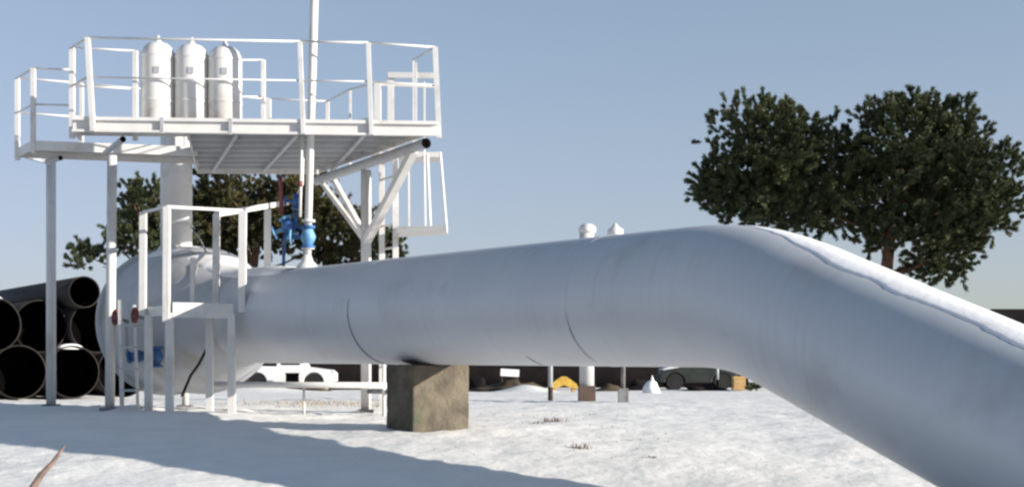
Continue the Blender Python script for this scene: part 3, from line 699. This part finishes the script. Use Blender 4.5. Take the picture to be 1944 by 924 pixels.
tree(X(1680, 60), 60, [(1450, 290, 122, 2.8, 112, 0), (1400, 350, 75, 2, 70, .5), (1560, 340, 110, 2.6, 130, .8), (1730, 300, 150, 3.4, 128, 0), (1830, 370, 100, 2.6, 120, -.4),
      (1740, 440, 140, 2.6, 70, .4), (1790, 500, 55, 1.6, 38, 0), (1500, 395, 150, 2.2, 32, .3), (1880, 395, 52, 1.6, 60, 0)], 1650, M_need,
     'broad round-crowned pine with twin lobes rising behind the bend of the pipeline', 5,
     [(1680, 720, 0), (1682, 520, 0), (1690, 450, 0), (1708, 390, 0), (1735, 320, 0), (1740, 250, 0)], .33)
tree(X(480, 68), 68, [(470, 400, 140, 3, 90, 0), (590, 410, 95, 2.6, 78, 0), (400, 430, 75, 2.2, 75, 0), (640, 460, 60, 2, 55, .5)], 800, M_need2,
     'olive green pine tree behind the vent mast under the platform', 8, [(480, 720, 0), (480, 520, 0), (490, 440, 0), (500, 350, 0)], .3)
tree(X(300, 62), 62, [(275, 400, 42, 1.6, 62, 0), (255, 450, 45, 1.4, 40, 0), (300, 360, 28, 1.2, 30, 0), (170, 490, 48, 1.3, 24, 0), (320, 450, 45, 1.4, 70, 0)], 230, M_need,
     'sparse dark pine tree left of the white riser column', 12, [(300, 720, 0), (298, 540, 0), (290, 460, 0), (295, 370, 0)], .2)
tree(X(725, 75), 75, [(722, 480, 38, 1.4, 42, 0), (750, 462, 24, 1.2, 26, 0), (690, 440, 36, 1.4, 40, .0)], 110, M_need,
     'small dark pine tree right of the vent mast behind the platform braces', 15, [(725, 720, 0), (724, 540, 0), (722, 470, 0), (724, 440, 0)], .16)
# low bush
rng = np.random.default_rng(4)
c = G(1430, 45); cs = np.array([list(c + Vector((random.Random(i).uniform(-.28, .28), random.Random(i + 99).uniform(-.2, .2), random.Random(i + 7).uniform(0, .16)))) for i in range(26)])
ds = rng.normal(size=(26, 3)) * .5 + np.array([0, 0, 1]); ds /= np.linalg.norm(ds, axis=1)[:, None]
Vv = needles(rng, cs, ds, np.full(26, .12), 30, .1, .03); m = MB(); m.add([tuple(v) for v in Vv], [(4 * i, 4 * i + 1, 4 * i + 2, 4 * i + 3) for i in range(len(Vv) // 4)])
tag(m.build('bush', M_need), 'tiny dark bush on the snow right of the tan crate', 'bush')

# ------------------------------------------------------------------ dry grass and weeds through the snow
rnd = random.Random(11)
def grass(px, D, sx, sy, n, hmin, hmax, name, label=None, kind=None, cat=None, mtl=M_grass):
    m = MB()
    for _ in range(n):
        x = X(px, D) + rnd.gauss(0, sx); y = D + rnd.gauss(0, sy); b = GX(x, y, -.02); h_ = rnd.uniform(hmin, hmax)
        l = Vector((rnd.gauss(0, .35), rnd.gauss(0, .35), 1)).normalized(); w_ = rnd.uniform(.004, .009)
        u = Vector((rnd.uniform(-1, 1), rnd.uniform(-1, 1), 0)).normalized() * w_
        mid = b + l * h_ * .6; tip = b + l * h_ + Vector((rnd.gauss(0, .3), rnd.gauss(0, .3), -.1)) * h_ * .4
        m.add([b - u, b + u, mid + u * .7, mid - u * .7, tip], [(0, 1, 2, 3), (3, 2, 4)])
    o = m.build(name, mtl)
    return tag(o, label, cat, kind=kind)
m_all = [(1300, 14, 2.2, 2.0, 220, .01, .04), (200, 12.6, 1.4, .6, 60, .01, .03), (600, 19, 2.0, 1.2, 120, .01, .04), (900, 14.5, 1.6, 1.0, 60, .01, .03), (350, 13.5, 1.5, 1.2, 50, .01, .03), (600, 26, .9, 1.2, 420, .04, .14), (690, 25, .5, .9, 260, .04, .14), (520, 27, .8, 1, 160, .03, .10), (960, 20, 1.2, .5, 120, .02, .07), (365, 21.9, .25, .3, 60, .04, .1), (1100, 15.5, 1.0, .9, 80, .02, .06), (1000, 17.5, .8, .6, 60, .02, .06)]
M_all = MB()
for px, D, sx, sy, n, h0, h1 in m_all:
    for _ in range(n):
        x = X(px, D) + rnd.gauss(0, sx); y = D + rnd.gauss(0, sy); b = GX(x, y, -.02); h_ = rnd.uniform(h0, h1)
        l = Vector((rnd.gauss(0, .4), rnd.gauss(0, .4), 1)).normalized(); u = Vector((rnd.uniform(-1, 1), rnd.uniform(-1, 1), 0)).normalized() * rnd.uniform(.004, .008)
        mid = b + l * h_ * .6; tip = b + l * h_ + Vector((rnd.gauss(0, .3), rnd.gauss(0, .3), -.1)) * h_ * .4
        M_all.add([b - u, b + u, mid + u * .7, mid - u * .7, tip], [(0, 1, 2, 3), (3, 2, 4)])
tag(M_all.build('dry_grass', M_grass), 'short dry grass stalks poking through the snow', 'grass', kind='stuff')
grass(1050, 18.6, .09, .07, 60, .05, .13, 'weed_clump', 'dark dry weed clump on the snow below the yellow cover', cat='weed', mtl=M_stick)
grass(1102, 14.9, .06, .05, 46, .04, .11, 'weed_clump', 'small brown weed clump on the open snow right of the concrete block', cat='weed', mtl=M_stick)
grass(1240, 14.0, .06, .04, 40, .02, .06, 'weed_clump', 'flat sparse weed patch on the snow near the lower edge of the pipeline', cat='weed', mtl=M_stick)
grass(1018, 18.0, .07, .05, 24, .04, .09, 'weed_clump', 'tiny brown weed clump left of the dark weed clump on the snow', cat='weed', mtl=M_stick)
# stick in the foreground
s0 = ATP(52, 940, 11.3); s0 = GX(s0.x, s0.y, -.15)
q0 = ATP(124, 845, 11.6)
m = MB(); p_ = [ATP(60, 926, 11.2).lerp(q0, f_) for f_ in (-.25, 0, .3, .6, .85, 1)]
for i, v in enumerate(p_): v += Vector((.006 * math.sin(i * 2.3), 0, .004 * math.cos(i * 3)))
m.path(p_, [.035, .033, .027, .02, .014, .007], 10); tag(m.build('stick', M_stick), 'bare brown stick leaning out of the snow at the lower left', 'stick')
